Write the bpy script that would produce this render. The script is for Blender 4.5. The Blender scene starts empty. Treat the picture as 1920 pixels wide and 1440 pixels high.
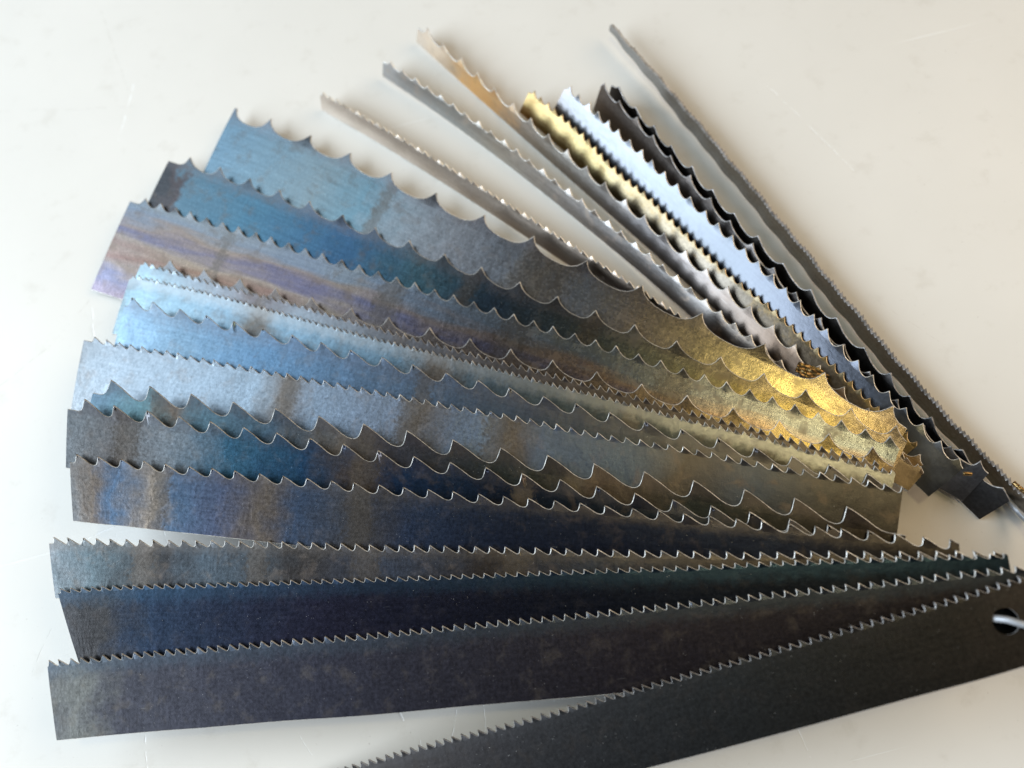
import bpy, bmesh, math, random
import numpy as np
from mathutils import Vector, Matrix
random.seed(7)
sc=bpy.context.scene; COL=sc.collection
# ---- camera model (metres); pixels are those of the 1920x1440 photograph ----
CAM_H=0.34; TH=math.radians(72); PH=math.radians(15); FPX=1450.0
_fw=np.array([0,math.cos(TH),-math.sin(TH)]); _r=np.array([1.0,0,0]); _d=np.cross(_fw,_r)
CR=math.cos(PH)*_r+math.sin(PH)*_d; CD=-math.sin(PH)*_r+math.cos(PH)*_d; CF=_fw
def unp(px,py,z):
    v=((px-960)/FPX)*CR+((py-720)/FPX)*CD+CF
    return np.array([0,0,CAM_H])+v*((z-CAM_H)/v[2])
def proj(P):
    q=np.asarray(P)-np.array([0,0,CAM_H]); w=q@CF
    return 960+FPX*(q@CR)/w, 720+FPX*(q@CD)/w

# ---- camera ----
cd=bpy.data.cameras.new('camera'); cam=bpy.data.objects.new('camera',cd); COL.objects.link(cam)
cam.matrix_world=Matrix([[CR[0],-CD[0],-CF[0],0],[CR[1],-CD[1],-CF[1],0],[CR[2],-CD[2],-CF[2],CAM_H],[0,0,0,1]])
cd.sensor_width=36; cd.lens=36*FPX/1920; cd.clip_start=.01; cd.clip_end=50
cd.dof.use_dof=True; cd.dof.focus_distance=.318; cd.dof.aperture_fstop=4.6
sc.camera=cam
# the lens really is small: the aperture above is for this focal length in millimetres
# ---- room light ----
w=bpy.data.worlds.new('World'); sc.world=w; w.use_nodes=True
w.node_tree.nodes['Background'].inputs[0].default_value=(1.0,.93,.86,1); w.node_tree.nodes['Background'].inputs[1].default_value=.055
def area(name,az,el,dist,sx,sy,power,col,roll=0):
    l=bpy.data.lights.new(name,'AREA'); l.shape='RECTANGLE'; l.size=sx; l.size_y=sy; l.energy=power; l.color=col
    o=bpy.data.objects.new(name,l); COL.objects.link(o)
    a,e=math.radians(az),math.radians(el)
    d=Vector((math.sin(a)*math.cos(e),math.cos(a)*math.cos(e),math.sin(e)))
    o.location=d*dist+Vector((0,.1,0)); o.rotation_euler=d.to_track_quat('Z','Y').to_euler()
    return o
area('window_light',-88,31,1.8,1.8,1.15,57,(.80,.91,1.0))
area('cool_fill_light',-48,50,1.8,1.2,.8,8.5,(.70,.86,1.0))  # added cool fill lamp, brings the blue back to the upper-left blades
area('warm_room_light',85,38,1.8,1.5,1.2,17,(1.0,.76,.50))
area('warm_ceiling_lamp',60,84,1.1,.085,.085,1.15,(1.0,.84,.42))
sc.view_settings.view_transform='Standard'; sc.view_settings.look='None'; sc.view_settings.exposure=0; sc.view_settings.gamma=1
sc.render.resolution_x=1024; sc.render.resolution_y=768
sc.cycles.max_bounces=8
# ---- node helpers ----
def newmat(name):
    m=bpy.data.materials.new(name); m.use_nodes=True; nt=m.node_tree
    return m,nt,nt.nodes['Principled BSDF']
class N:
    def __init__(s,nt): s.nt=nt
    def n(s,t,**k):
        q=s.nt.nodes.new(t)
        for a,v in k.items(): setattr(q,a,v)
        return q
    def link(s,a,b): s.nt.links.new(a,b)
    def put(s,i,v):
        if hasattr(v,'is_output'): s.link(v,i)
        else: i.default_value=v
    def math(s,op,a,b=0.0,c=None,clamp=False):
        q=s.n('ShaderNodeMath',operation=op,use_clamp=clamp); s.put(q.inputs[0],a); s.put(q.inputs[1],b)
        if c is not None: s.put(q.inputs[2],c)
        return q.outputs[0]
    def vm(s,op,a,b=None,sc_=None):
        q=s.n('ShaderNodeVectorMath',operation=op); s.put(q.inputs[0],a)
        if b is not None: s.put(q.inputs[1],b)
        if sc_ is not None: s.put(q.inputs[3],sc_)
        return q.outputs['Value'] if op in('DOT_PRODUCT','LENGTH') else q.outputs[0]
    def noise(s,vec,scale,detail=4,rough=.55,dist=0):
        q=s.n('ShaderNodeTexNoise'); s.link(vec,q.inputs['Vector']); q.inputs['Scale'].default_value=scale
        q.inputs['Detail'].default_value=detail; q.inputs['Roughness'].default_value=rough; q.inputs['Distortion'].default_value=dist
        return q.outputs[0]
    def mapr(s,v,a,b,c,d):
        q=s.n('ShaderNodeMapRange',interpolation_type='SMOOTHSTEP'); s.put(q.inputs[0],v)
        for i,x in enumerate((a,b,c,d)): q.inputs[i+1].default_value=x
        return q.outputs[0]
    def mix(s,f,a,b,mode='MIX'):
        q=s.n('ShaderNodeMix',data_type='RGBA',blend_type=mode); s.put(q.inputs[0],f)
        s.put(q.inputs[6],a if hasattr(a,'is_output') else (*a,1)); s.put(q.inputs[7],b if hasattr(b,'is_output') else (*b,1))
        return q.outputs[2]
    def ramp(s,f,stops):
        q=s.n('ShaderNodeValToRGB'); s.put(q.inputs[0],f); e=q.color_ramp.elements
        while len(e)<len(stops): e.new(.5)
        for el,(p,c) in zip(e,sorted(stops,key=lambda t:t[0])): el.position=p; el.color=(*c,1)
        return q.outputs[0]
LB=(.17,.27,.36); BL=(.07,.15,.27); NV=(.035,.055,.12); TL=(.08,.18,.22); GR=(.22,.235,.25); LG=(.30,.34,.38); BR=(.20,.15,.115)
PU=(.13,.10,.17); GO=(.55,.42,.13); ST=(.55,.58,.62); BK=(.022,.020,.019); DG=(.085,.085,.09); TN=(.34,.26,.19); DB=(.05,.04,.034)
def steel(k,name,stops,stain=BR,st=.5,streak=.35,rough=.28,heel=.5,heelc=(.22,.18,.19),spk=.5,vst=None,wob=.05,cross=.07,tone=.66,sat=.76,pat=.4,bands=(),wide=0):
    m,nt,bs=newmat(name); g=N(nt)
    uv=g.n('ShaderNodeUVMap',uv_map='length_cm').outputs[0]; fr=g.n('ShaderNodeUVMap',uv_map='fraction').outputs[0]
    off=g.vm('ADD',uv,(k*13.7,k*5.3,0))
    sx=g.n('ShaderNodeSeparateXYZ'); g.link(fr,sx.inputs[0]); U,V=sx.outputs[0],sx.outputs[1]
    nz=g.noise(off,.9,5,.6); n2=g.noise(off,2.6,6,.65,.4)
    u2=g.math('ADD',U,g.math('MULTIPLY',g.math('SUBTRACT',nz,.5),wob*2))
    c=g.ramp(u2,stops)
    if vst:
        sv=g.noise(g.vm('MULTIPLY',off,(.16,1.0,1)),1.2,3,.5)
        c=g.mix(.72,c,g.ramp(g.math('ADD',V,g.math('MULTIPLY',g.math('SUBTRACT',sv,.5),.42)),vst))
    # long rolling-direction streaks
    s1=g.noise(g.vm('MULTIPLY',off,(.22,5,1)),1.7,6,.62); c=g.mix(streak*.55,c,g.ramp(s1,[(.25,(.05,.05,.05)),(.5,(.5,.5,.5)),(.78,(1,1,1))]),'OVERLAY')
    # grinding marks across the band, in patches
    s2=g.noise(g.vm('MULTIPLY',off,(7,.5,1)),1.6,5,.6); c=g.mix(g.math('MULTIPLY',g.mapr(nz,.42,.62,0,1),cross),c,g.ramp(s2,[(.3,(.2,.2,.2)),(.7,(.8,.8,.8))]),'OVERLAY')
    # brown oxide stains
    sm=g.math('MULTIPLY',g.mapr(g.noise(off,1.3,7,.62,.3),.50,.70,0,1),st); c=g.mix(sm,c,stain)
    # grainy brown heat marks across the band
    n3=g.noise(off,7,6,.7); ng=g.noise(off,22,4,.7); bm=None
    for u0,w0 in bands:
        d=g.math('DIVIDE',g.math('ABSOLUTE',g.math('SUBTRACT',g.math('ADD',U,g.math('MULTIPLY',g.math('SUBTRACT',n2,.5),.03)),u0)),w0)
        mk=g.mapr(g.math('ADD',d,g.math('MULTIPLY',g.math('SUBTRACT',n3,.5),2.2)),.5,1.3,.6,0); bm=mk if bm is None else g.math('MAXIMUM',bm,mk)
    if bm is not None: c=g.mix(bm,c,g.mix(ng,(.06,.05,.045),(.26,.215,.175)))
    # cloudy patina
    c=g.mix(pat,c,g.ramp(n3,[(.3,(.22,.22,.22)),(.7,(.78,.78,.78))]),'OVERLAY')
    # hardened toothed edge keeps another tint
    hl=g.math('MULTIPLY',g.mapr(g.math('ADD',V,g.math('MULTIPLY',g.math('SUBTRACT',n2,.5),.3)),.10,.30,1,0),heel); c=g.mix(hl,c,heelc)
    # bright nicks and dust
    vo=g.n('ShaderNodeTexVoronoi'); g.link(g.vm('MULTIPLY',off,(1,1.3,1)),vo.inputs['Vector']); vo.inputs['Scale'].default_value=7.0
    n4=g.noise(off,1.7,3,.5)
    sp=g.math('MULTIPLY',g.mapr(vo.outputs['Distance'],.04,.12,1,0),g.mapr(n4,.53,.63,0,1)); 
    n5=g.noise(off,38,2,.6); sp2=g.mapr(n5,.66,.76,0,1)
    sp=g.math('MULTIPLY',g.math('MAXIMUM',sp,g.math('MULTIPLY',sp2,.28)),spk,clamp=True)
    # fine scratches
    sa=g.noise(g.vm('MULTIPLY',off,(1.2,16,1)),2.2,3,.6); sb=g.n('ShaderNodeMapping'); g.link(off,sb.inputs[0]); sb.inputs['Rotation'].default_value=(0,0,.9); sb.inputs['Scale'].default_value=(.8,22,1)
    sc2=g.noise(sb.outputs[0],1.4,2,.5); scr=g.math('MULTIPLY',g.mapr(sc2,.70,.74,0,1),g.mapr(nz,.5,.6,0,.22)); c=g.mix(scr,c,(.5,.5,.5))
    hs=g.n('ShaderNodeHueSaturation'); g.link(c,hs.inputs['Color']); hs.inputs['Saturation'].default_value=sat; hs.inputs['Value'].default_value=tone; c=g.mix(sp,hs.outputs[0],(.62,.61,.6))
    g.link(c,bs.inputs['Base Color']); g.link(g.math('SUBTRACT',1.0,sp,clamp=True),bs.inputs['Metallic'])
    r=g.math('ADD',g.math('MULTIPLY',n3,.16),rough+wide-.08); r=g.math('ADD',r,g.math('MULTIPLY',sm,.15)); r=g.math('ADD',r,g.math('MULTIPLY',sp,.2)); g.link(r,bs.inputs['Roughness'])
    bp=g.n('ShaderNodeBump'); bp.inputs['Strength'].default_value=.15; bp.inputs['Distance'].default_value=.00006
    g.link(g.math('ADD',sa,g.math('MULTIPLY',n5,.25)),bp.inputs['Height'])
    b2=g.n('ShaderNodeBump'); b2.inputs['Strength'].default_value=.5; b2.inputs['Distance'].default_value=.0004; g.link(nz,b2.inputs['Height']); g.link(bp.outputs[0],b2.inputs['Normal'])
    g.link(b2.outputs[0],bs.inputs['Normal'])
    return m
def edge_steel(name,col,rough=.38):
    m,nt,bs=newmat(name); g=N(nt); tc=g.n('ShaderNodeTexCoord').outputs['Object']
    n=g.noise(tc,900,4,.6); n2=g.noise(tc,160,3,.6); n=g.math('MULTIPLY',g.mapr(n,.3,.55,.35,1),g.mapr(n2,.35,.55,.5,1)); g.link(g.mix(n,tuple(x*.25 for x in col),tuple(min(1,x*1.35) for x in col)),bs.inputs['Base Color'])
    bs.inputs['Metallic'].default_value=.5; bs.inputs['Roughness'].default_value=rough
    bp=g.n('ShaderNodeBump'); bp.inputs['Strength'].default_value=.5; bp.inputs['Distance'].default_value=.00008; g.link(g.noise(tc,2500,2,.5),bp.inputs['Height']); g.link(bp.outputs[0],bs.inputs['Normal'])
    return m
MM=0.001
# every blade, top of the pile first: tips = tooth tips seen in the photograph, n = tooth count when only a few are listed
B={
1:dict(tips=[(556,1463),(640,1438),(814,1389),(979,1347),(1140,1301),(1280,1262),(1454,1213),(1627,1163),(1787,1118),(1905,1081),(1990,1058)],n=82,W=27.5,g=2.2,ty='small',roll=[(0,5),(1,5)],la=.3,ra=.6),
2:dict(tips=[(90,1238),(268,1221),(393,1211),(525,1199),(685,1187),(862,1169),(1064,1150),(1265,1129),(1474,1106),(1648,1088),(1780,1073),(1905,1060),(1980,1052)],n=89,W=30,g=2.4,ty='small',roll=[(0,5),(1,5)],la=.1,ra=.6,skew=.005),
3:dict(tips=[(112,1103),(239,1096),(366,1093),(515,1088),(688,1082),(779,1079),(952,1072),(1126,1065),(1279,1060),(1454,1051),(1631,1044),(1881,1036)],n=84,W=31,g=1.9,ty='small',roll=[(0,5),(1,5)],la=.3,ra=.3,skew=.012),
4:dict(tips=[(100,1006),(185,1009),(268,1011),(407,1012),(556,1015),(699,1020),(817,1022),(998,1025),(1178,1030),(1268,1031),(1391,1034),(1540,1032),(1662,1033),(1749,1032),(1862,1031)],n=61,W=24.5,g=2.8,ty='small',roll=[(0,5),(1,5)],la=.35,ra=.5,skew=.007),
5:dict(tips=[(142,851),(182,856),(226,859),(268,863),(309,869),(353,872.5),(397,877),(440,882),(485,886),(529,891),(574,896),(619,900),(663,904),(709,908),(756,912),(803,916),(850,920),(897,925),(944,929),(991,933),(1038,937),(1086,941),(1135,946),(1184,951),(1233,956),(1282,961),(1330,966),(1379,970),(1429,975),(1478,979),(1528,985),(1578,989),(1627,993),(1679,999),(1731,1005),(1781,1009)],W=27.5,gap=1,g=3.8,ty='hook',roll=[(0,9),(1,5)],skew=.0065,la=.28,ra=.35),
6:dict(tips=[(157,747),(213,759),(275,768),(332,779),(395,788),(454,799),(517,809),(580,820),(643,831),(709,842),(775,854),(843,864),(911,875),(978,886),(1048,897),(1119,910),(1190,922),(1261,934),(1334,946),(1407,957),(1480,970),(1554,982)],W=30,gap=1.5,g=5.6,ty='hook',lift=2.5,roll=[(0,8),(1,6)],skew=.007,la=.5,ra=.9),
7:dict(tips=[(209,710),(283,723),(357,736),(438,751),(515,765),(598,778),(680,792),(765,807),(850,821),(937,837),(1025,851),(1116,866),(1206,882),(1299,898),(1395,916),(1488,931),(1586,947)],lift=7,W=33,gap=2.5,g=7.5,ty='hook',roll=[(0,6),(1,6)],la=.34,ra=1.15),
8:dict(tips=[(177,631),(261,648),(304,655),(371,668),(458,684),(490,690),(652,720),(803,748),(982,781),(1117,809),(1280,836),(1367,853),(1450,869),(1592,893),(1690,911)],n=61,lift=1,W=41,gap=0.5,g=2.6,ty='small',roll=[(0,5),(1,6)],skew=.006,la=.8,ra=.1),
9:dict(tips=[(247,556),(282,563),(335,577),(386,589),(437,601),(492,614),(548,627),(600,640),(657,654),(716,668),(774,682),(834,696),(895,710),(954,725),(1017,740),(1081,755),(1143,771),(1209,787),(1277,803),(1346,820),(1415,836),(1483,852),(1553,869),(1624,886)],lift=4,W=41,gap=2.0,g=5.1,ty='hook',roll=[(0,6),(1,6)],skew=.004,la=.2,ra=.95),
10:dict(tips=[(249,516),(275,519),(407,550),(546,588),(700,630),(883,675),(1022,713),(1161,748),(1279,780),(1419,813),(1523,843),(1627,869),(1672,880)],n=112,W=30,gap=0.5,g=1.9,ty='small',roll=[(0,6),(1,7)],la=.3,ra=.5),
11:dict(tips=[(272,489),(407,529),(546,564),(640,592),(814,640),(987,686),(1161,731),(1280,764),(1419,800),(1530,832),(1640,862)],n=86,W=26,g=2.3,ty='small',roll=[(0,7),(1,8)],la=.3,ra=.5),
12:dict(tips=[(320,486),(386,503),(451,521),(515,538),(588,556),(655,575),(729,594),(807,613),(883,634),(958,654),(1038,674),(1119,695),(1203,717),(1285,739),(1375,762),(1464,786),(1553,811),(1638,836)],lift=2.5,W=27,gap=1.8,g=6.0,ty='round',roll=[(0,7),(1,9)],la=.4,ra=.5),
13:dict(tips=[(273,371),(302,380),(330,387),(358,396),(386,406),(417,415),(450,425),(478,434),(507,443),(540,453),(573,464),(604,474),(639,485),(674,496),(709,507),(744,518),(779,529),(814,540),(852,552),(888,563),(926,575),(963,587),(999,599),(1038,611),(1077,623),(1116,635),(1156,648),(1196,661),(1239,674),(1282,688),(1321,701),(1363,714),(1406,728),(1449,742),(1492,757),(1535,772),(1579,786),(1622,801),(1669,817)],W=53,gap=1,g=4.0,ty='mid',roll=[(0,6),(1,9)],la=.8,ra=.5),
14:dict(tips=[(358,294),(413,311),(466,332),(523,354),(582,376),(643,400),(702,424),(768,449),(834,474),(904,500),(973,527),(1043,553),(1116,580),(1192,608),(1270,637),(1351,667),(1431,697),(1513,729),(1598,763),(1680,796)],lift=2,W=41,gap=1.5,g=5.8,ty='round',roll=[(0,6),(1,10)],la=.6,ra=.35),
15:dict(tips=[(443,201),(508,221),(580,249),(655,282),(733,320),(818,360),(906,399),(1001,441),(1101,485),(1204,532),(1315,584),(1431,640),(1550,696),(1672,758)],W=41,gap=1.5,g=7.2,ty='scallop',roll=[(0,7),(1,11)],la=.02,ra=.34),
16:dict(tips=[(604,172),(700,226),(804,290),(926,363),(1068,453),(1117,483),(1290,597),(1450,700),(1650,830),(1722,866)],n=76,W=11.5,g=1.9,ty='small',fit=1,roll=[(0,69),(.55,56),(1,9)],la=.3,ra=.5),
17:dict(tips=[(729,117),(828,172),(940,258),(1002,304),(1066,356),(1134,411),(1210,468),(1292,531),(1379,598),(1480,688),(1600,780),(1728,872)],n=38,W=11.3,g=2.6,ty='mid',fit=1,roll=[(0,68),(.55,55),(1,9)],la=.5,ra=.3),
18:dict(tips=[(797,58),(832,75),(879,115),(929,160),(1009,238),(1104,313),(1241,435),(1323,494),(1402,566),(1448,606),(1560,700),(1725,850)],n=25,W=12.5,g=4.2,ty='round',fit=1,roll=[(0,68),(.55,55),(1,9)],la=.5,ra=.3),
19:dict(tips=[(1002,170),(1047,208),(1093,248),(1153,311),(1215,363),(1252,399),(1308,453),(1365,506),(1447,571),(1496,615),(1546,661),(1599,712),(1634,746),(1720,826)],n=50,W=14,g=2.4,ty='mid',roll=[(0,50),(.5,42),(1,12)],la=.5,ra=.3),
20:dict(tips=[(1070,160),(1086,174),(1103,191),(1125,209),(1141,225),(1158,240),(1183,260),(1203,280),(1224,299),(1246,321),(1270,343),(1297,368),(1322,393),(1349,419),(1374,440),(1397,463),(1424,489),(1450,512),(1474,537),(1502,563),(1526,588),(1552,616),(1581,645),(1610,673),(1638,703),(1668,732),(1700,762),(1732,794),(1766,826),(1801,858)],W=19.5,g=3.2,ty='mid',roll=[(0,50),(.5,46),(1,22)],la=.3,ra=.4),
21:dict(tips=[(1133,156),(1162,188),(1192,217),(1225,252),(1258,290),(1293,328),(1331,369),(1369,411),(1410,456),(1452,501),(1494,548),(1538,595),(1584,645),(1632,697),(1681,748),(1732,800),(1785,838),(1840,866)],W=19,g=3.4,ty='round',roll=[(0,74),(.5,60),(1,45)],la=.1,ra=.4),
22:dict(tips=[(1159,161),(1192,198),(1223,236),(1260,271),(1296,311),(1333,354),(1378,396),(1418,444),(1468,490),(1520,542),(1568,598),(1620,647),(1676,709),(1707,739),(1742,779),(1800,840),(1880,912)],W=17,g=3.4,ty='mid',roll=[(0,79),(.5,70),(1,50)],la=.3,ra=.3),
23:dict(tips=[(1145,48),(1194,97),(1246,160),(1308,233),(1378,312),(1447,399),(1525,492),(1579,549),(1641,619),(1697,688),(1766,775),(1835,851),(1888,897),(1960,962)],n=134,W=9.5,g=1.3,ty='small',roll=[(0,84),(1,80)],la=.3,ra=.3,wl=.45,fit=1,wave=.24),
}
for _k,_v in B.items(): _v['id']=_k; _v['th']=(.75 if _k<16 else .6 if _k<23 else 1.5)*MM
def crom(P,t):
    n=len(P); i=int(min(max(math.floor(t),0),n-2)); f=t-i
    if t<0 or t>n-1:                      # straight on past the ends
        a,b=(P[0],P[1]) if t<0 else (P[-2],P[-1])
        return a+(b-a)*(t if t<0 else t-(n-2))
    p1,p2=P[i],P[i+1]; p0=P[i-1] if i>0 else 2*p1-p2; p3=P[i+2] if i+2<n else 2*p2-p1
    return .5*((2*p1)+(-p0+p2)*f+(2*p0-5*p1+4*p2-p3)*f*f+(-p0+3*p1-3*p2+p3)*f**3)
def lerp_tab(tab,x):
    if x<=tab[0][0]: return tab[0][1]
    for (a,va),(b,vb) in zip(tab,tab[1:]):
        if x<=b: return va+(vb-va)*(x-a)/(b-a)
    return tab[-1][1]
def smooth_px(pts,it):
    p=np.array(pts,float)
    for _ in range(it):
        q=p.copy(); q[1:-1]=.25*p[:-2]+.5*p[1:-1]+.25*p[2:]; p=q
    return p
def prep(b,zq):
    """place the tooth tips in the room: zq=(a,b,c) is the height of the toothed edge a+b*s+c*s*s (metres)"""
    pts=smooth_px(b['tips'],1 if 'n' not in b else 0); m=len(pts)
    if 'fit' in b:
        q=np.concatenate([[0],np.cumsum(np.hypot(*np.diff(pts,axis=0).T))]); q/=q[-1]
        pts=np.stack([np.polyval(np.polyfit(q,pts[:,a],3),q) for a in (0,1)],1)
    cum=np.concatenate([[0],np.cumsum(np.hypot(*np.diff(pts,axis=0).T))]); fr=cum/cum[-1]
    z=[zq[0]+zq[1]*f+zq[2]*f*f+(b.get('lift',0)*(1-f)**2+b.get('gap',0)*(1-.5*f))*MM for f in fr]
    P=[unp(x,y,zz) for (x,y),zz in zip(pts,z)]
    if 'n' in b:                          # respace evenly by true length
        S=[];T=np.linspace(0,m-1,(m-1)*24+1)
        Q=np.array([crom(P,t) for t in T]); L=np.concatenate([[0],np.cumsum(np.linalg.norm(np.diff(Q,axis=0),axis=1))])
        want=np.linspace(0,L[-1],b['n']); P=[np.array([np.interp(w,L,Q[:,k]) for k in range(3)]) for w in want]
    P=np.array(P); b['N']=len(P)
    if 'wave' in b:                       # the thin strip is a little rippled
        q=np.arange(len(P)); P[:,0]+=b['wave']*MM*(np.sin(q*.83)+.7*np.sin(q*.37+1.3)); P[:,1]+=b['wave']*.6*MM*(np.sin(q*.83)+.7*np.sin(q*.37+1.3))
    b['P']=P
    L=np.concatenate([[0],np.cumsum(np.linalg.norm(np.diff(P,axis=0),axis=1))]); b['L']=L
    b['len']=L[-1]
    # smooth tangents and cross directions for each tooth
    step=max(1,int(round(b['N']/14)))
    b['C']=[]
    for i in range(-1,b['N']+1):
        a=crom(P,max(min(i,b["N"]-1)-step,0)); c=crom(P,min(max(i,0)+step,b["N"]-1)); t=(c-a)/np.linalg.norm(c-a)
        h=np.array([t[1],-t[0],0]); h/=np.linalg.norm(h)
        r=math.radians(lerp_tab(b['roll'],i/(b['N']-1)))
        ac=math.cos(r)*h-math.sin(r)*np.array([0,0,1.0]); ac-=t*np.dot(ac,t); ac/=np.linalg.norm(ac)
        nn=np.cross(t,ac)*-1
        if nn[2]<0: nn=-nn
        b['C'].append((ac,nn,t))
    return b
def frame(b,s):
    j=min(max(s+1,0),b['N']+.999); i=int(j); f=j-i; i2=min(i+1,b['N']+1)
    A,Bn=b['C'][i],b['C'][i2]
    ac=A[0]*(1-f)+Bn[0]*f; nn=A[1]*(1-f)+Bn[1]*f; t=A[2]*(1-f)+Bn[2]*f
    return ac/np.linalg.norm(ac), nn/np.linalg.norm(nn), t/np.linalg.norm(t)
def surf(b,s,t,off=0.0):
    """point on the blade: s in teeth from the first tip, t metres back from the tip line, off metres along the normal"""
    ac,nn,tg=frame(b,s)
    p=crom(b['P'],s)
    w=1.0
    if 'wl' in b: w=min(1,b['wl']+(1-b['wl'])*max(0,s)/(b['N']*.22))
    sk=b.get('skew',0)*max(0,1-max(0,s+b['la'])/4)*(t/(b['W']*MM))
    cup=-.0004*math.sin(math.pi*min(1,max(0,t/(b['W']*MM))))*min(1.2,b['W']/30)**1.5
    return p+ac*(t*w)+tg*sk+nn*(off-cup)
# height of each toothed edge above the table, from left end to right: a + b*s + c*s*s
Z={23: (0.01108, 0.0, 0.0), 22: (0.01804, -0.00167, -0.0025), 21: (0.01928, -0.005, 0.0025), 20: (0.01633, 0.00333, 0.0), 19: (0.01188, -0.00833, 0.0175), 18: (0.01347, -0.01167, 0.02), 17: (0.01284, -0.015, 0.025), 16: (0.01196, -0.00833, 0.02), 15: (0.0059, 0.00667, 0.0125), 14: (0.00573, 0.00167, 0.02), 13: (0.00783, -0.00167, 0.0225), 12: (0.00771, 0.00167, 0.02), 11: (0.01292, -0.00667, 0.025), 10: (0.01405, -0.00833, 0.0275), 9: (0.01466, -0.00667, 0.025), 8: (0.0208, -0.01833, 0.035), 7: (0.02184, -0.01667, 0.03), 6: (0.03323, -0.03667, 0.04), 5: (0.03499, -0.03, 0.04), 4: (0.03055, -0.01667, 0.035), 3: (0.03045, -0.015, 0.035), 2: (0.0297, -0.015, 0.04), 1: (0.00431, 0.08, -0.0275)}
FOILZ=.0175
# ---- tooth outlines: (along, height); along in pitches from the tip, height 1 = tip, 0 = gullet floor ----
PROF={
'small':[(-.14,0),(-.08,.04),(-.035,.15),(-.012,.38),(-.004,.7),(0,1),(.045,.99),(.2,.78),(.4,.52),(.6,.26),(.75,.08),(.86,0)],
'hook':[(-.18,0),(-.125,.02),(-.075,.08),(-.04,.2),(-.022,.4),(-.012,.7),(0,1),(.015,.99),(.12,.87),(.24,.71),(.37,.53),(.49,.35),(.60,.18),(.71,.055),(.82,0)],
'mid':[(-.26,0),(-.18,.08),(-.11,.27),(-.06,.55),(-.03,.8),(0,1),(.035,.97),(.14,.72),(.27,.43),(.42,.17),(.58,.03),(.74,0)],
'round':[(-.26,0),(-.18,.06),(-.11,.2),(-.06,.45),(-.03,.75),(0,1),(.02,.98),(.09,.72),(.18,.47),(.29,.27),(.42,.12),(.56,.03),(.74,0)],
'scallop':[(-.34,0),(-.26,.05),(-.17,.18),(-.10,.38),(-.05,.65),(0,1),(.015,.98),(.05,.72),(.11,.46),(.2,.25),(.33,.09),(.48,.01),(.66,0)],
}
def add_uv(me,uvs):
    a=me.uv_layers.new(name='length_cm'); b=me.uv_layers.new(name='fraction')
    for l in me.loops:
        q=uvs[l.vertex_index]; a.data[l.index].uv=q[0:2]; b.data[l.index].uv=q[2:4]
class Sheet:
    """a piece of the blade: upper and lower skin plus walls along chosen outlines"""
    def __init__(s,b,setv=0.0,g=0.0): s.b=b; s.v=[]; s.f=[]; s.m=[]; s.uv=[]; s.set=setv; s.g=g
    def vert(s,a,t,low):
        b=s.b; h=max(0.0,1-t/s.g) if s.g else 0.0
        off=s.set*h**1.2-(b['th'] if low else 0)
        s.v.append(tuple(surf(b,a,t,off))); ss=min(max(a,0),b['N']-1)
        u=np.interp(ss,range(b['N']),b['L'])+(a-ss)*b['len']/(b['N']-1)
        s.uv.append((u*100,t*100,a/(b['N']-1)*.96+.02,t/(b['W']*MM))); return len(s.v)-1
    def grid(s,rows):
        R=[[(s.vert(a,t,False),s.vert(a,t,True)) for a,t in r] for r in rows]
        for i in range(len(R)-1):
            for j in range(len(R[0])-1):
                a,b_,c,d=R[i][j],R[i][j+1],R[i+1][j+1],R[i+1][j]
                s.f.append((a[0],d[0],c[0],b_[0])); s.m.append(0); s.f.append((a[1],b_[1],c[1],d[1])); s.m.append(0)
        return R
    def wall(s,pts,closed=False):
        base=[(s.vert(a,t,False),s.vert(a,t,True)) for a,t in pts]
        n=len(base)
        for i in range(n if closed else n-1):
            a,b_=base[i],base[(i+1)%n]; s.f.append((a[0],b_[0],b_[1],a[1])); s.m.append(1)
    def chamfer_wall(s,outer,inner,drop=.00013):
        q=[(s.vert(a,t,False),s.vert(a,t,True)) for a,t in outer]; e=[]
        for (a,t),(v0,v1),(ai,ti) in zip(outer,q,inner):
            b=s.b; h=max(0.0,1-t/s.g) if s.g else 0.0
            s.v[v0]=tuple(surf(b,a,t,s.set*h**1.2-drop)); hi=max(0.0,1-ti/s.g) if s.g else 0.0
            s.v.append(tuple(surf(b,ai,ti,s.set*hi**1.2))); s.uv.append(s.uv[v0]); e.append(len(s.v)-1)
        for i in range(len(q)-1):
            s.f.append((e[i],q[i][0],q[i+1][0],e[i+1])); s.m.append(1)
            a,b_=q[i],q[i+1]; s.f.append((a[0],a[1],b_[1],b_[0])); s.m.append(1)
        # lower skin closes out to the outline
        return q
    def obj(s,name,mats,parent):
        me=bpy.data.meshes.new(name); me.from_pydata(s.v,[],s.f); add_uv(me,s.uv)
        for m in mats: me.materials.append(m)
        me.polygons.foreach_set('material_index',s.m); me.polygons.foreach_set('use_smooth',[True]*len(s.f)); me.update()
        o=bpy.data.objects.new(name,me); COL.objects.link(o); o.parent=parent
        o.matrix_parent_inverse=Matrix.Translation(-parent.location); return o
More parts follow.
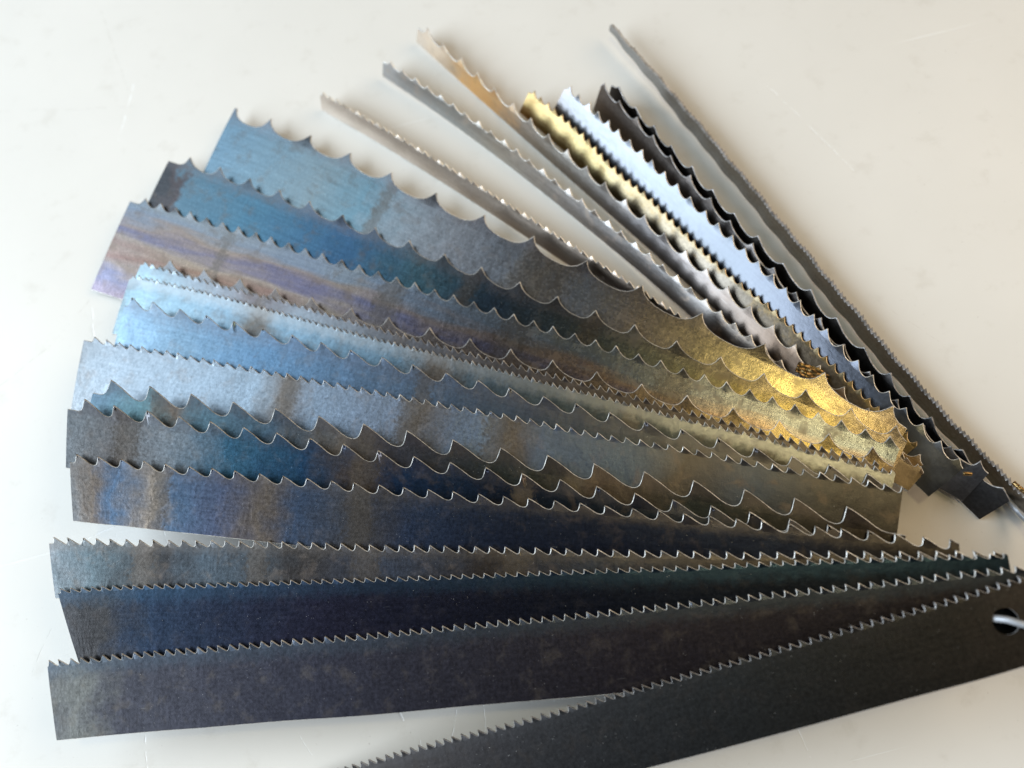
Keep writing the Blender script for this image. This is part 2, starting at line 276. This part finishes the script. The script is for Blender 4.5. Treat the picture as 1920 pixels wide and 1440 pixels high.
def build_blade(k,mats,label,hole=None):
    b=prep(B[k],Z[k]); g=b['g']*MM; Wm=b['W']*MM; rt=random.Random(k)
    prof=PROF[b['ty']]; nT=b['N']
    e=bpy.data.objects.new('saw_blade',None); COL.objects.link(e); e.location=surf(b,(nT-1)*.5,Wm*.5,-b['th']); e.empty_display_size=.01
    e['label']=label; e['category']='saw blade'; e['group']='fan of bandsaw blade samples'
    s0=-b['la']; s1=nT-1+b['ra']; cw=.00026 if nT<70 else .00017; m=g*1.04+cw+.0002
    # band
    sh=Sheet(b); per=2 if b['len']/nT<.009 else 4
    S=sorted(set([s0,s1]+[round(x,4) for x in np.arange(math.ceil(s0*per)/per,s1,1/per) if x-s0>.06 and s1-x>.06]))
    rows_t=[m+(Wm-m)*q for q in (0,.12,.25,.4,.55,.7,.85,1)]
    if hole:
        hs,ht,hr=hole; L=b['len']/(nT-1); win=[x for x in S if hs-hr*2/L<=x<=hs+hr*2/L]; wa,wb=win[0],win[-1]
        ta,tb=ht-hr*1.8,ht+hr*1.8
        rows_t=sorted([t for t in rows_t if not (ta-.0012<t<tb+.0012)]+[ta,tb])
        iS0,iS1=S.index(wa),S.index(wb); it=rows_t.index(ta)
    rows=[[(a,t) for a in S] for t in rows_t]
    R=sh.grid(rows)
    if hole:
        drop=set()
        for j in range(iS0,iS1):
            q=R[it][j][0],R[it][j][1]; drop.add(q[0]); drop.add(q[1])
        keep=[(f,mm) for f,mm in zip(sh.f,sh.m) if not (f[0] in drop and set(f)<=set(v for r in R[it:it+2] for p in r[iS0:iS1+1] for v in p))]
        sh.f=[f for f,_ in keep]; sh.m=[x for _,x in keep]
        per_i=[(it,j) for j in range(iS0,iS1)]+[(it,iS1)]+[(it+1,j) for j in range(iS1,iS0,-1)]+[(it+1,iS0)]
        # finer ring: project each rim vertex on the circle; subdivide the short sides
        rim=[]
        for (i,j) in per_i: rim.append((R[i][j],S[j],rows_t[i]))
        def addv(a,t): return ((sh.vert(a,t,False),sh.vert(a,t,True)),a,t)
        full=[]
        for q in range(len(rim)):
            p0,p1=rim[q],rim[(q+1)%len(rim)]; full.append(p0)
            if abs(p0[2]-p1[2])>1e-6:
                for f in (.2,.4,.6,.8): full.append(addv(p0[1],p0[2]+(p1[2]-p0[2])*f))
        circ=[]
        for (vv,a,t) in full:
            an=math.atan2(t-ht,(a-hs)*L); circ.append((hs+hr*math.cos(an)/L,ht+hr*math.sin(an)))
        cv=[(sh.vert(a,t,False),sh.vert(a,t,True)) for a,t in circ]
        for q in range(len(full)):
            A,Bq=full[q][0],full[(q+1)%len(full)][0]; C,D=cv[(q+1)%len(full)],cv[q]
            sh.f.append((A[0],D[0],C[0],Bq[0])); sh.m.append(0); sh.f.append((A[1],Bq[1],C[1],D[1])); sh.m.append(0)
        sh.wall(circ,True)
    sh.chamfer_wall([(a,Wm+(.0006 if 16<=k<=18 else cw*.8)) for a in S],[(a,Wm) for a in S],.0004 if 16<=k<=18 else .00013); sh.wall([(s0,t) for t in rows_t]); sh.wall([(s1,t) for t in rows_t])
    sh.obj('band',mats,e)
    # teeth
    nsm=b['ty']=='small'
    for i in range(nT):
        a0=prof[0][0]; pts=[]
        jt=rt.uniform(-.03,.03); jh=rt.uniform(.93,1.0)
        for a,h in prof: pts.append((i+a+(jt if 0<h else 0)*h,g*(1-h*jh)))
        end_hi=i+1+prof[0][0]
        if pts[-1][0]<end_hi-.004: pts.append((end_hi,g))
        # clip to the cut ends
        if i==0:
            pts=[p for p in pts if p[0]>s0+.01] if s0>pts[0][0] else [(s0,g)]+pts
            if pts[0][0]>s0+.005: pts=[(s0,pts[0][1])]+pts
        if i==nT-1:
            if pts[-1][0]>s1: 
                q=[p for p in pts if p[0]<s1-.01]; nx=[p for p in pts if p[0]>=s1-.01][0]; pts=q+[(s1,.5*(q[-1][1]+nx[1]))]
            else: pts=pts+[(s1,g)]
        st=[0,1,-1,1,-1][i%5] if b['ty']=='mid' else [0,1,-1][i%3]
        amp=.6*MM*min(1,g/(3*MM)+.15)
        t=Sheet(b,st*amp*rt.uniform(.7,1.15),g)
        x0,x1=pts[0][0],pts[-1][0]
        base=[(x0+(x1-x0)*q/(len(pts)-1),m) for q in range(len(pts))]
        base=[(.55*bb[0]+.45*min(max(p[0],x0),x1),m) for bb,p in zip(base,pts)]
        mid=[(.5*(p[0]+bb[0]),.55*p[1]+.45*bb[1]) for p,bb in zip(pts,base)]
        Lp=b['len']/(nT-1); ins=[]
        for q in range(len(pts)):
            p0,p1=pts[max(q-1,0)],pts[min(q+1,len(pts)-1)]
            dx,dy=(p1[0]-p0[0])*Lp,p1[1]-p0[1]; dl=math.hypot(dx,dy) or 1
            nx,ny=-dy/dl,dx/dl
            if q in(0,len(pts)-1): nx,ny=0,1
            ins.append((pts[q][0]+nx*cw/Lp,pts[q][1]+ny*cw+(.0002 if abs(pts[q][1]-g*.05)<g*.06 else 0)))
        t.chamfer_wall(pts,ins); pts_o=pts; pts=ins
        mid=[(.5*(p[0]+bb[0]),.55*p[1]+.45*bb[1]) for p,bb in zip(pts,base)]
        t.grid([pts,mid,base])
        if i==0: t.wall([pts[0],mid[0],base[0]])
        if i==nT-1: t.wall([pts[-1],mid[-1],base[-1]])
        t.obj('tooth',mats,e)
    return e
# ---- materials of the blades ----
ES=edge_steel('bare_cut_steel',(.62,.60,.57)); EB=edge_steel('brassy_cut_steel',(.62,.47,.28)); ED=edge_steel('dull_cut_steel',(.34,.33,.33),.45)
SPEC={
1:(dict(tone=0.68,sat=0.8,stops=[(0,DB),(.3,(.045,.042,.045)),(.6,(.06,.065,.07)),(.85,(.075,.07,.062)),(1,(.12,.10,.085))],st=.45,stain=DB,streak=.2,rough=.42,heel=.2,heelc=DG,spk=.6),ED,'near-black brown blade sweeping along the lower right with a round hole at its end'),
2:(dict(tone=0.90,sat=0.85,stops=[(0,DG),(.05,(.13,.13,.12)),(.1,(.06,.06,.075)),(.3,(.055,.055,.08)),(.6,(.05,.043,.058)),(1,(.04,.033,.035))],st=.4,stain=(.11,.09,.07),streak=.25,rough=.36,heel=.55,heelc=(.06,.085,.115),cross=.3),ES,'dark purple-grey fine-toothed blade with brown stains, second from the bottom'),
3:(dict(tone=0.70,sat=1.0,stops=[(0,DG),(.07,(.07,.068,.07)),(.12,(.04,.06,.10)),(.3,(.04,.04,.07)),(.6,(.02,.025,.045)),(1,(.02,.025,.03))],st=.3,stain=(.06,.05,.045),streak=.4,rough=.32,heel=.4,heelc=(.06,.12,.19)),ES,'navy fine-toothed blade with a grey slanting end, between the purple-grey and the steel-grey one'),
4:(dict(tone=0.75,sat=0.9,bands=[(0.125, 0.014), (0.25, 0.012), (0.37, 0.016), (0.53, 0.016)],stops=[(0,GR),(.06,(.12,.16,.18)),(.14,(.06,.058,.06)),(.2,(.1,.13,.16)),(.3,(.07,.062,.06)),(.4,(.075,.09,.13)),(.5,(.06,.05,.047)),(.6,(.06,.07,.10)),(.75,(.05,.042,.04)),(1,(.045,.04,.04))],st=.35,streak=.25,rough=.36,heel=.4,heelc=(.2,.17,.15),cross=.5),ES,'grey-blue raked-tooth blade whose left end rises just above the slanting navy blade'),
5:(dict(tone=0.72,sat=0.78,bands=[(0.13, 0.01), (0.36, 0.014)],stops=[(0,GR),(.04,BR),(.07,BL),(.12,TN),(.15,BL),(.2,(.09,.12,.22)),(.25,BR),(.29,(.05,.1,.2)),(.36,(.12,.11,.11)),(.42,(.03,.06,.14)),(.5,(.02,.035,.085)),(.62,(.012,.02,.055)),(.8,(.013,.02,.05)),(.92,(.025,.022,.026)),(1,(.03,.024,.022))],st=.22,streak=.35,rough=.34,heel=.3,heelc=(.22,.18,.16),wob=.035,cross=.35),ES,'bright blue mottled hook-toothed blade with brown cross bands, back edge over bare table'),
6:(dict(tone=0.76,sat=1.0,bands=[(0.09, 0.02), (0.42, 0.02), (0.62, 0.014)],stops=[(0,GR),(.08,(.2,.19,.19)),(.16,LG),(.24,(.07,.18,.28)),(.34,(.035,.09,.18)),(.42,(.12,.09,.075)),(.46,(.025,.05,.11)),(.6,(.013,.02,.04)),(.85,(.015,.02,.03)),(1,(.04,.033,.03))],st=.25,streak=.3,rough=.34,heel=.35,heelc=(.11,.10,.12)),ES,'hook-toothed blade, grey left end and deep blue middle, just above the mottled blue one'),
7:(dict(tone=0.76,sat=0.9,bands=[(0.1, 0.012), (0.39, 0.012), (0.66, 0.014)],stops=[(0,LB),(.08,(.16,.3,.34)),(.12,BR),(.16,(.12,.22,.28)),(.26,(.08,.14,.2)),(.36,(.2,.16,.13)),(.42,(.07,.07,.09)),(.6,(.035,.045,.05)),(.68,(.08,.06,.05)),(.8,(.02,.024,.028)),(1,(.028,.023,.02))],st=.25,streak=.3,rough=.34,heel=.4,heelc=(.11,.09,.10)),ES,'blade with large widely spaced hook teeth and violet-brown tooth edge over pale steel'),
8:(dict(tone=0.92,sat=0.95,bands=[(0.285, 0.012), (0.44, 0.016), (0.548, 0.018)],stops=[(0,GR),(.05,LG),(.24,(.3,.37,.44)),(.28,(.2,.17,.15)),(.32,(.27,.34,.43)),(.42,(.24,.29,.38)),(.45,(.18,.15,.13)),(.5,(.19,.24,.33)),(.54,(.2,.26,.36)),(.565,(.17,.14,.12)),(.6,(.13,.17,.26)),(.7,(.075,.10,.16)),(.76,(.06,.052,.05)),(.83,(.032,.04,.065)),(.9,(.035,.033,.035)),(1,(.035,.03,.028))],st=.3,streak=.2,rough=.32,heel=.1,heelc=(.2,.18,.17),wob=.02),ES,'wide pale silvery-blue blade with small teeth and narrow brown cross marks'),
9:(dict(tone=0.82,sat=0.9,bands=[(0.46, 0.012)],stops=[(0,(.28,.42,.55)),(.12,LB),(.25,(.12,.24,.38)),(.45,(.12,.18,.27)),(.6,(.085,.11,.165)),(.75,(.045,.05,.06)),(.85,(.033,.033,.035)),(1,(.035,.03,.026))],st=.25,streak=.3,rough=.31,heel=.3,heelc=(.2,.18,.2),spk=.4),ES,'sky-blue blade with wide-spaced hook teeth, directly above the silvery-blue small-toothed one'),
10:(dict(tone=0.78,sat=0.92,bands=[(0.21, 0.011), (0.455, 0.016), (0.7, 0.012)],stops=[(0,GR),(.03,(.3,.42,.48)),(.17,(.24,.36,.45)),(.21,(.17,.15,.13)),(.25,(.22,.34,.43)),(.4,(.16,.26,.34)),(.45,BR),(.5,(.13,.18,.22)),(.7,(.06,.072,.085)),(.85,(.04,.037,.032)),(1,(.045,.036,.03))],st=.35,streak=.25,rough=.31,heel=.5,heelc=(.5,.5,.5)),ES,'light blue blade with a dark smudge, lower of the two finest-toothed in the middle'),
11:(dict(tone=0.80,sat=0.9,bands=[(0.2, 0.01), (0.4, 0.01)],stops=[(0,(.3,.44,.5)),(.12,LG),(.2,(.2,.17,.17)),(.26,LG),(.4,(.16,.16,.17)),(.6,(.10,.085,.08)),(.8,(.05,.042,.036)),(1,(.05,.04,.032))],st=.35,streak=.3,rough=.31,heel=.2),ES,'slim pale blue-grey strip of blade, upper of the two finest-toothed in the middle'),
12:(dict(tone=0.68,sat=1.05,bands=[(0.4, 0.012)],stops=[(0,LG),(.2,(.2,.17,.16)),(.5,(.16,.13,.12)),(.75,(.16,.12,.085)),(.92,(.34,.26,.11)),(1,(.14,.1,.07))],st=.5,streak=.3,rough=.26,heel=.3,heelc=(.24,.2,.18)),ES,'grey-brown blade with round gullets laid over the wide streaky brown one'),  # gold stop near the right end paints in warm glare
13:(dict(tone=0.60,sat=1.0,bands=[(0.165, 0.008), (0.4, 0.017), (0.56, 0.02), (0.75, 0.02)],stops=[(0,(.26,.26,.3)),(.15,TN),(.3,(.22,.18,.2)),(.34,(.3,.24,.18)),(.38,(.16,.16,.2)),(.55,(.14,.13,.15)),(.6,(.27,.22,.16)),(.64,(.13,.12,.14)),(.76,(.26,.17,.12)),(.86,(.42,.30,.15)),(1,BR)],  # golden tone towards the right end: warm reflection put into the colour
   vst=[(0,(.26,.31,.34)),(.16,(.2,.26,.33)),(.26,(.3,.22,.18)),(.36,(.15,.14,.22)),(.46,(.34,.26,.2)),(.58,(.26,.14,.10)),(.7,(.30,.23,.19)),(.8,(.2,.2,.3)),(1,(.26,.2,.25))],st=.45,streak=.4,rough=.26,heel=.2,heelc=(.26,.25,.25),cross=.1),ES,'widest blade, streaked along its length in brown, violet and blue'),
14:(dict(tone=0.56,sat=1.0,bands=[(0.47, 0.012), (0.63, 0.012)],stops=[(0,DG),(.025,(.12,.1,.1)),(.035,(.14,.22,.27)),(.15,(.1,.2,.27)),(.3,(.06,.13,.22)),(.4,(.08,.15,.18)),(.5,(.055,.08,.11)),(.6,(.09,.11,.12)),(.7,(.18,.19,.17)),(.8,(.22,.18,.09)),(.9,(.42,.32,.12)),(1,BR)],st=.35,streak=.45,rough=.26,heel=.5,heelc=(.22,.19,.19)),ES,'teal-blue blade with round gullets and a dark brown band at its far end'),  # gold stops before the right end are painted warm glare
15:(dict(tone=0.64,sat=0.85,bands=[(0.57, 0.035), (0.33, 0.01)],stops=[(0,(.15,.26,.34)),(.12,(.17,.26,.31)),(.22,(.2,.26,.28)),(.3,(.14,.25,.3)),(.36,(.26,.29,.31)),(.44,(.30,.29,.30)),(.52,(.28,.29,.32)),(.57,(.38,.31,.24)),(.62,(.26,.28,.33)),(.7,(.30,.25,.22)),(.8,(.30,.25,.15)),(.88,(.54,.43,.17)),(1,(.3,.21,.12))],st=.35,streak=.45,rough=.26,heel=.45,heelc=(.24,.2,.21)),ES,'wide light blue blade with the largest scalloped gullets'),  # gold towards the right end is reflected warm light painted into the ramp
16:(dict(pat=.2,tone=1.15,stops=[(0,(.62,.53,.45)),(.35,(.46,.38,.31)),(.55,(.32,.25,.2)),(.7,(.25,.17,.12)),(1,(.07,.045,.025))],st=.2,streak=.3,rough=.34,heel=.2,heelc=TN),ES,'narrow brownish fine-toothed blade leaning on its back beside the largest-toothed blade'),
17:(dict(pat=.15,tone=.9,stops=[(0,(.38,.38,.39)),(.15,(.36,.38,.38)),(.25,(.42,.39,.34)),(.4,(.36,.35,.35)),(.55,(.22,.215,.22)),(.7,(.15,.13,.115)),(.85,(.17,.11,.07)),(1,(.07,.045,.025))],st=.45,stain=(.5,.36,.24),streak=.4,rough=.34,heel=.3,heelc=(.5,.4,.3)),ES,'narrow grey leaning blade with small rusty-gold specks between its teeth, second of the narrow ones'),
18:(dict(pat=.12,tone=.95,sat=1,stops=[(0,(.62,.54,.46)),(.08,(.7,.55,.4)),(.13,(1.0,.62,.28)),(.2,(.9,.6,.32)),(.24,(.5,.45,.4)),(.33,(.42,.40,.37)),(.5,(.24,.23,.235)),(.7,(.15,.125,.11)),(.85,(.17,.11,.07)),(1,(.07,.045,.025))],st=.2,streak=.25,rough=.34,heel=.2,heelc=(.6,.5,.42)),ES,'narrow cream-grey leaning blade with a painted orange-gold glow near its top end'),  # orange-gold stops near the top end paint a reflected glow
19:(dict(sat=.95,tone=.42,pat=.6,stops=[(0,(.72,.52,.22)),(.2,(.62,.50,.24)),(.35,(.48,.40,.27)),(.55,(.36,.32,.27)),(.75,(.26,.2,.14)),(1,(.10,.07,.04))],st=.5,stain=(.6,.4,.14),streak=.3,rough=.34,heel=.4,heelc=(.6,.45,.2)),EB,'narrow straw-gold tinted blade tucked under the bright silver one'),
20:(dict(pat=.06,rough=.3,tone=.36,stops=[(0,(.62,.58,.6)),(.05,(.5,.53,.6)),(.3,(.38,.43,.52)),(.5,(.27,.31,.38)),(.7,(.22,.25,.33)),(.84,(.26,.3,.4)),(.95,(.75,.77,.8)),(1,(.3,.3,.31))],st=.05,streak=.12,heel=0,spk=.1),ES,'bright silver-white blade with regular teeth, the brightest in the fan'),  # pale stop just before the right end is a painted white sheen
21:(dict(tone=1.7,stops=[(0,(.16,.13,.11)),(.5,(.10,.09,.09)),(.85,(.05,.05,.055)),(.93,(.2,.2,.21)),(1,(.1,.1,.11))],st=.1,stain=DB,streak=.2,rough=.4,heel=0,spk=.2),ED,'black blade with curved gullets standing next to the bright silver one'),
22:(dict(stops=[(0,(.07,.06,.055)),(.6,(.06,.055,.05)),(.92,(.1,.1,.11)),(1,(.15,.15,.16))],st=.1,stain=DB,streak=.2,rough=.4,heel=0,spk=.2),ED,'dark grey blade half hidden behind the black one, its teeth peeping out'),
23:(dict(pat=.4,tone=.62,stops=[(0,(.5,.5,.5)),(.4,(.55,.5,.44)),(1,(.45,.40,.34))],st=.2,streak=.3,rough=.38,heel=0),ED,'thin grey fine-toothed blade standing on its back edge, farthest right'),
}
def top_at(px,py,z): return unp(px,py,z)
for k in range(1,24):
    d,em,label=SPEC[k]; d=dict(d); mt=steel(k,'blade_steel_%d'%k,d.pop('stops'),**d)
    hole=None
    if k in(1,2):
        b=prep(B[k],Z[k])
        zz=Z[k][0]+Z[k][1]*.95+Z[k][2]*.9
        best=None
        for s in np.arange(b['N']*.8,b['N']-1,.1):
            for t in np.arange(.004,.024,.0005):
                x,y=proj(surf(b,s,t)); q=(x-1886)**2+(y-1165)**2
                if best is None or q<best[0]: best=(q,s,t)
        hole=(best[1],best[2],.0044); HC=surf(b,best[1],best[2]) if k==1 else HC
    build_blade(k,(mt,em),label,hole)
# ---- helper for tubes ----
def tube(name,pts,r,mat,parent=None,seg=14,twist=0,lobes=0,closed_ends=True):
    P=[Vector(p) for p in pts]; Q=[]
    for i in range(len(P)-1):
        for f in range(10):
            Q.append(Vector(crom([np.array(p) for p in P],i+f/10)))
    Q.append(P[-1]); v=[];fc=[]
    up=Vector((0,0,1)); L=0
    for i,p in enumerate(Q):
        t=(Q[min(i+1,len(Q)-1)]-Q[max(i-1,0)]).normalized()
        if i: L+=(Q[i]-Q[i-1]).length
        a=t.cross(up)
        if a.length<.2: a=t.cross(Vector((1,0,0)))
        a.normalize(); c=a.cross(t)
        for j in range(seg):
            an=2*math.pi*j/seg; rr=r*(1+(.13*math.cos(lobes*(an-twist*L)) if lobes else 0))
            v.append(p+(a*math.cos(an)+c*math.sin(an))*rr)
    for i in range(len(Q)-1):
        for j in range(seg): fc.append((i*seg+j,i*seg+(j+1)%seg,(i+1)*seg+(j+1)%seg,(i+1)*seg+j))
    fc.append(tuple(range(seg))[::-1]); fc.append(tuple((len(Q)-1)*seg+j for j in range(seg)))
    me=bpy.data.meshes.new(name); me.from_pydata([tuple(x) for x in v],[],fc); me.materials.append(mat)
    me.polygons.foreach_set('use_smooth',[True]*len(fc)); o=bpy.data.objects.new(name,me); COL.objects.link(o)
    if parent: o.parent=parent
    return o
wm,nt,bs=newmat('wire_sleeve'); g=N(nt); tc=g.n('ShaderNodeTexCoord').outputs['Object']
g.link(g.mix(g.noise(tc,400,4,.6),(.26,.27,.29),(.46,.48,.52)),bs.inputs['Base Color']); bs.inputs['Roughness'].default_value=.45; bs.inputs['Metallic'].default_value=.35
bm_,nt,bs=newmat('brass'); g=N(nt); tc=g.n('ShaderNodeTexCoord').outputs['Object']
g.link(g.mix(g.noise(tc,500,4,.6),(.12,.07,.03),(.38,.26,.11)),bs.inputs['Base Color']); bs.inputs['Roughness'].default_value=.28; bs.inputs['Metallic'].default_value=1
hc=np.array(HC)
o=tube('binding_wire',[tuple(hc+np.array([-.0045,.0025,-.012])),tuple(hc+np.array([-.0035,.002,-.004])),tuple(hc+np.array([0.0,0.0005,.0008])),tuple(hc+np.array([.006,-.003,.003])),tuple(hc+np.array([.016,-.004,.001])),tuple(unp(1990,1130,.055)),tuple(unp(2000,1060,.03)),tuple(unp(1950,1000,.012)),tuple(unp(1905,955,.006)),tuple(unp(1880,925,.004))],.0012,wm,lobes=5,twist=900,seg=20)
o['label']='grey twisted wire coming up through the round hole of the bottom blade'; o['category']='wire'
o=tube('brass_wire_end',[tuple(unp(1900,905,.026)),tuple(unp(1912,915,.027)),tuple(unp(1932,930,.027)),tuple(unp(1960,952,.025))],.0009,bm_,lobes=3,twist=1500)
o['label']='short brass wire end beside the standing grey blade at the right frame edge'; o['category']='wire'
o=tube('brass_ferrule',[tuple(unp(1806,888,.0225)),tuple(unp(1814,888,.0225)),tuple(unp(1821,889,.0222))],.0008,bm_)
o['label']='tiny brass tube end peeping from under the bright silver blade corner'; o['category']='ferrule'
# crumpled brass foil seen through a gullet of the largest-toothed blade
def foil(px0,py0,px1,py1,z,wd,n=26,mm_=9,seed=4):
    r=random.Random(seed); A=unp(px0,py0,z); C=unp(px1,py1,z); d=(C-A); L=np.linalg.norm(d); d=d/L; h=np.array([-d[1],d[0],0]); v=[];f=[]
    ph=[r.uniform(0,6) for _ in range(8)]
    for i in range(n):
        for j in range(mm_):
            u=i/(n-1); w_=j/(mm_-1)-.5
            zz=.0003*(math.sin(u*9+ph[0]+w_*14)+.3*math.sin(u*17-w_*9+ph[1])+.3*math.sin(w_*22+u*6+ph[2]))
            p=A+d*(u*L)+h*(w_*wd*(.75+.25*math.sin(u*3.1)))+np.array([0,0,zz]); v.append(tuple(p))
    for i in range(n-1):
        for j in range(mm_-1): a=i*mm_+j; f.append((a,a+mm_,a+mm_+1,a+1))
    me=bpy.data.meshes.new('brass_foil_scrap'); me.from_pydata(v,[],f); me.materials.append(bm_)
    o=bpy.data.objects.new('brass_foil_scrap',me); COL.objects.link(o)
    md=o.modifiers.new('thickness','SOLIDIFY'); md.thickness=.00012
    o['label']='crumpled shiny brass scrap showing in a gullet of the largest-toothed blade'; o['category']='brass scrap'; return o
foil(1494,687,1552,711,FOILZ-.0006,.006)
# ---- table ----
tm,nt,bs=newmat('worn_cream_laminate'); g=N(nt); P=g.n('ShaderNodeNewGeometry').outputs['Position']
n1=g.noise(P,9,5,.6); n2=g.noise(P,60,5,.65); n3=g.noise(P,420,4,.6)
c=g.mix(n1,(.66,.645,.61),(.755,.735,.70)); c=g.mix(g.mapr(n2,.55,.75,0,.35),c,(.56,.53,.48)); c=g.mix(g.mapr(n3,.67,.76,0,.5),c,(.44,.41,.37))
mp=g.n('ShaderNodeMapping'); g.link(P,mp.inputs[0]); mp.inputs['Rotation'].default_value=(0,0,.5); mp.inputs['Scale'].default_value=(6,260,1)
mp2=g.n('ShaderNodeMapping'); g.link(P,mp2.inputs[0]); mp2.inputs['Rotation'].default_value=(0,0,1.75); mp2.inputs['Scale'].default_value=(5,240,1)
sA=g.mapr(g.noise(mp.outputs[0],1,2,.5),.715,.735,0,1); sB=g.mapr(g.noise(mp2.outputs[0],1,2,.5),.70,.72,0,1)
msk=g.mapr(g.noise(P,14,3,.5),.50,.62,0,1); fine=g.math('MULTIPLY',g.math('MAXIMUM',sA,sB),msk)
c=g.mix(g.math('MULTIPLY',fine,.5),c,(.80,.80,.79))
# single scratches at their places: (x0,y0,x1,y1 in photograph pixels, half width mm, white?)
SC=[(168,565,95,648,.35,0),(95,648,0,724,.3,0),(271,1366,276,1440,.45,1),(222,985,150,1018,.3,1),(216,1012,219,1002,.5,1),(172,575,178,640,.5,1),(304,990,313,1018,.25,1),(745,1325,756,1350,.6,1),(855,1330,845,1400,.35,1),(905,1312,909,1380,.25,1),(1040,1315,1002,1308,.3,1),(1560,1300,1640,1080,.15,0),(1490,1350,1520,1420,.3,1),(560,1375,585,1415,.2,1),(1440,160,1600,320,.35,1),(190,20,240,170,.4,0),(250,160,222,260,.7,1),(0,210,250,200,.3,0),(60,1260,95,1180,.2,0),(1640,560,1760,640,.15,0),(1215,1400,1330,1440,.2,1),(785,1380,800,1440,.22,1)]
wn=g.vm('MULTIPLY',g.vm('SUBTRACT',g.n('ShaderNodeTexNoise').outputs[1],(.5,.5,.5)),(.003,.003,0))
nt.nodes[-1].name='warp'
tn=[q for q in nt.nodes if q.bl_idname=='ShaderNodeTexNoise' and not q.inputs['Vector'].is_linked][0]; g.link(P,tn.inputs['Vector']); tn.inputs['Scale'].default_value=70; tn.inputs['Detail'].default_value=4
Pw=g.vm('ADD',P,wn); hgt=None
brk=g.noise(P,220,3,.6)
for x0,y0,x1,y1,hw,wh in SC:
    a=unp(x0,y0,0); d=unp(x1,y1,0)-a; pa=g.vm('SUBTRACT',Pw,tuple(a)); h=g.math('DIVIDE',g.vm('DOT_PRODUCT',pa,tuple(d)),float(d@d),clamp=True)
    dist=g.vm('LENGTH',g.vm('SUBTRACT',pa,g.vm('SCALE',tuple(d),sc_=h)))
    mk=g.math('MULTIPLY',g.mapr(dist,hw*.0003,hw*.001,1,0),g.mapr(brk,.42,.56,0,.75 if wh else .45))
    c=g.mix(mk,c,(.86,.86,.86) if wh else (.52,.49,.45)); hgt=mk if hgt is None else g.math('ADD',hgt,mk)
g.link(c,bs.inputs['Base Color']); bs.inputs['Roughness'].default_value=.42; bs.inputs['Specular IOR Level'].default_value=.35
bp=g.n('ShaderNodeBump'); bp.inputs['Strength'].default_value=.4; bp.inputs['Distance'].default_value=.0003; bp.invert=True
g.link(g.math('ADD',g.math('ADD',hgt,g.math('MULTIPLY',fine,.6)),g.math('MULTIPLY',n2,.5)),bp.inputs['Height']); g.link(bp.outputs[0],bs.inputs['Normal'])
bm=bmesh.new(); bmesh.ops.create_cube(bm,size=1); 
for v in bm.verts: v.co=Vector((v.co.x*2.4,v.co.y*2.0+.25,v.co.z*.03-.015))
bmesh.ops.bevel(bm,geom=bm.edges[:],offset=.003,segments=3,affect='EDGES')
me=bpy.data.meshes.new('table_top'); bm.to_mesh(me); bm.free(); me.materials.append(tm); o=bpy.data.objects.new('table_top',me); COL.objects.link(o)
o['kind']='structure'; o['label']='scratched cream-white table top under the blades'
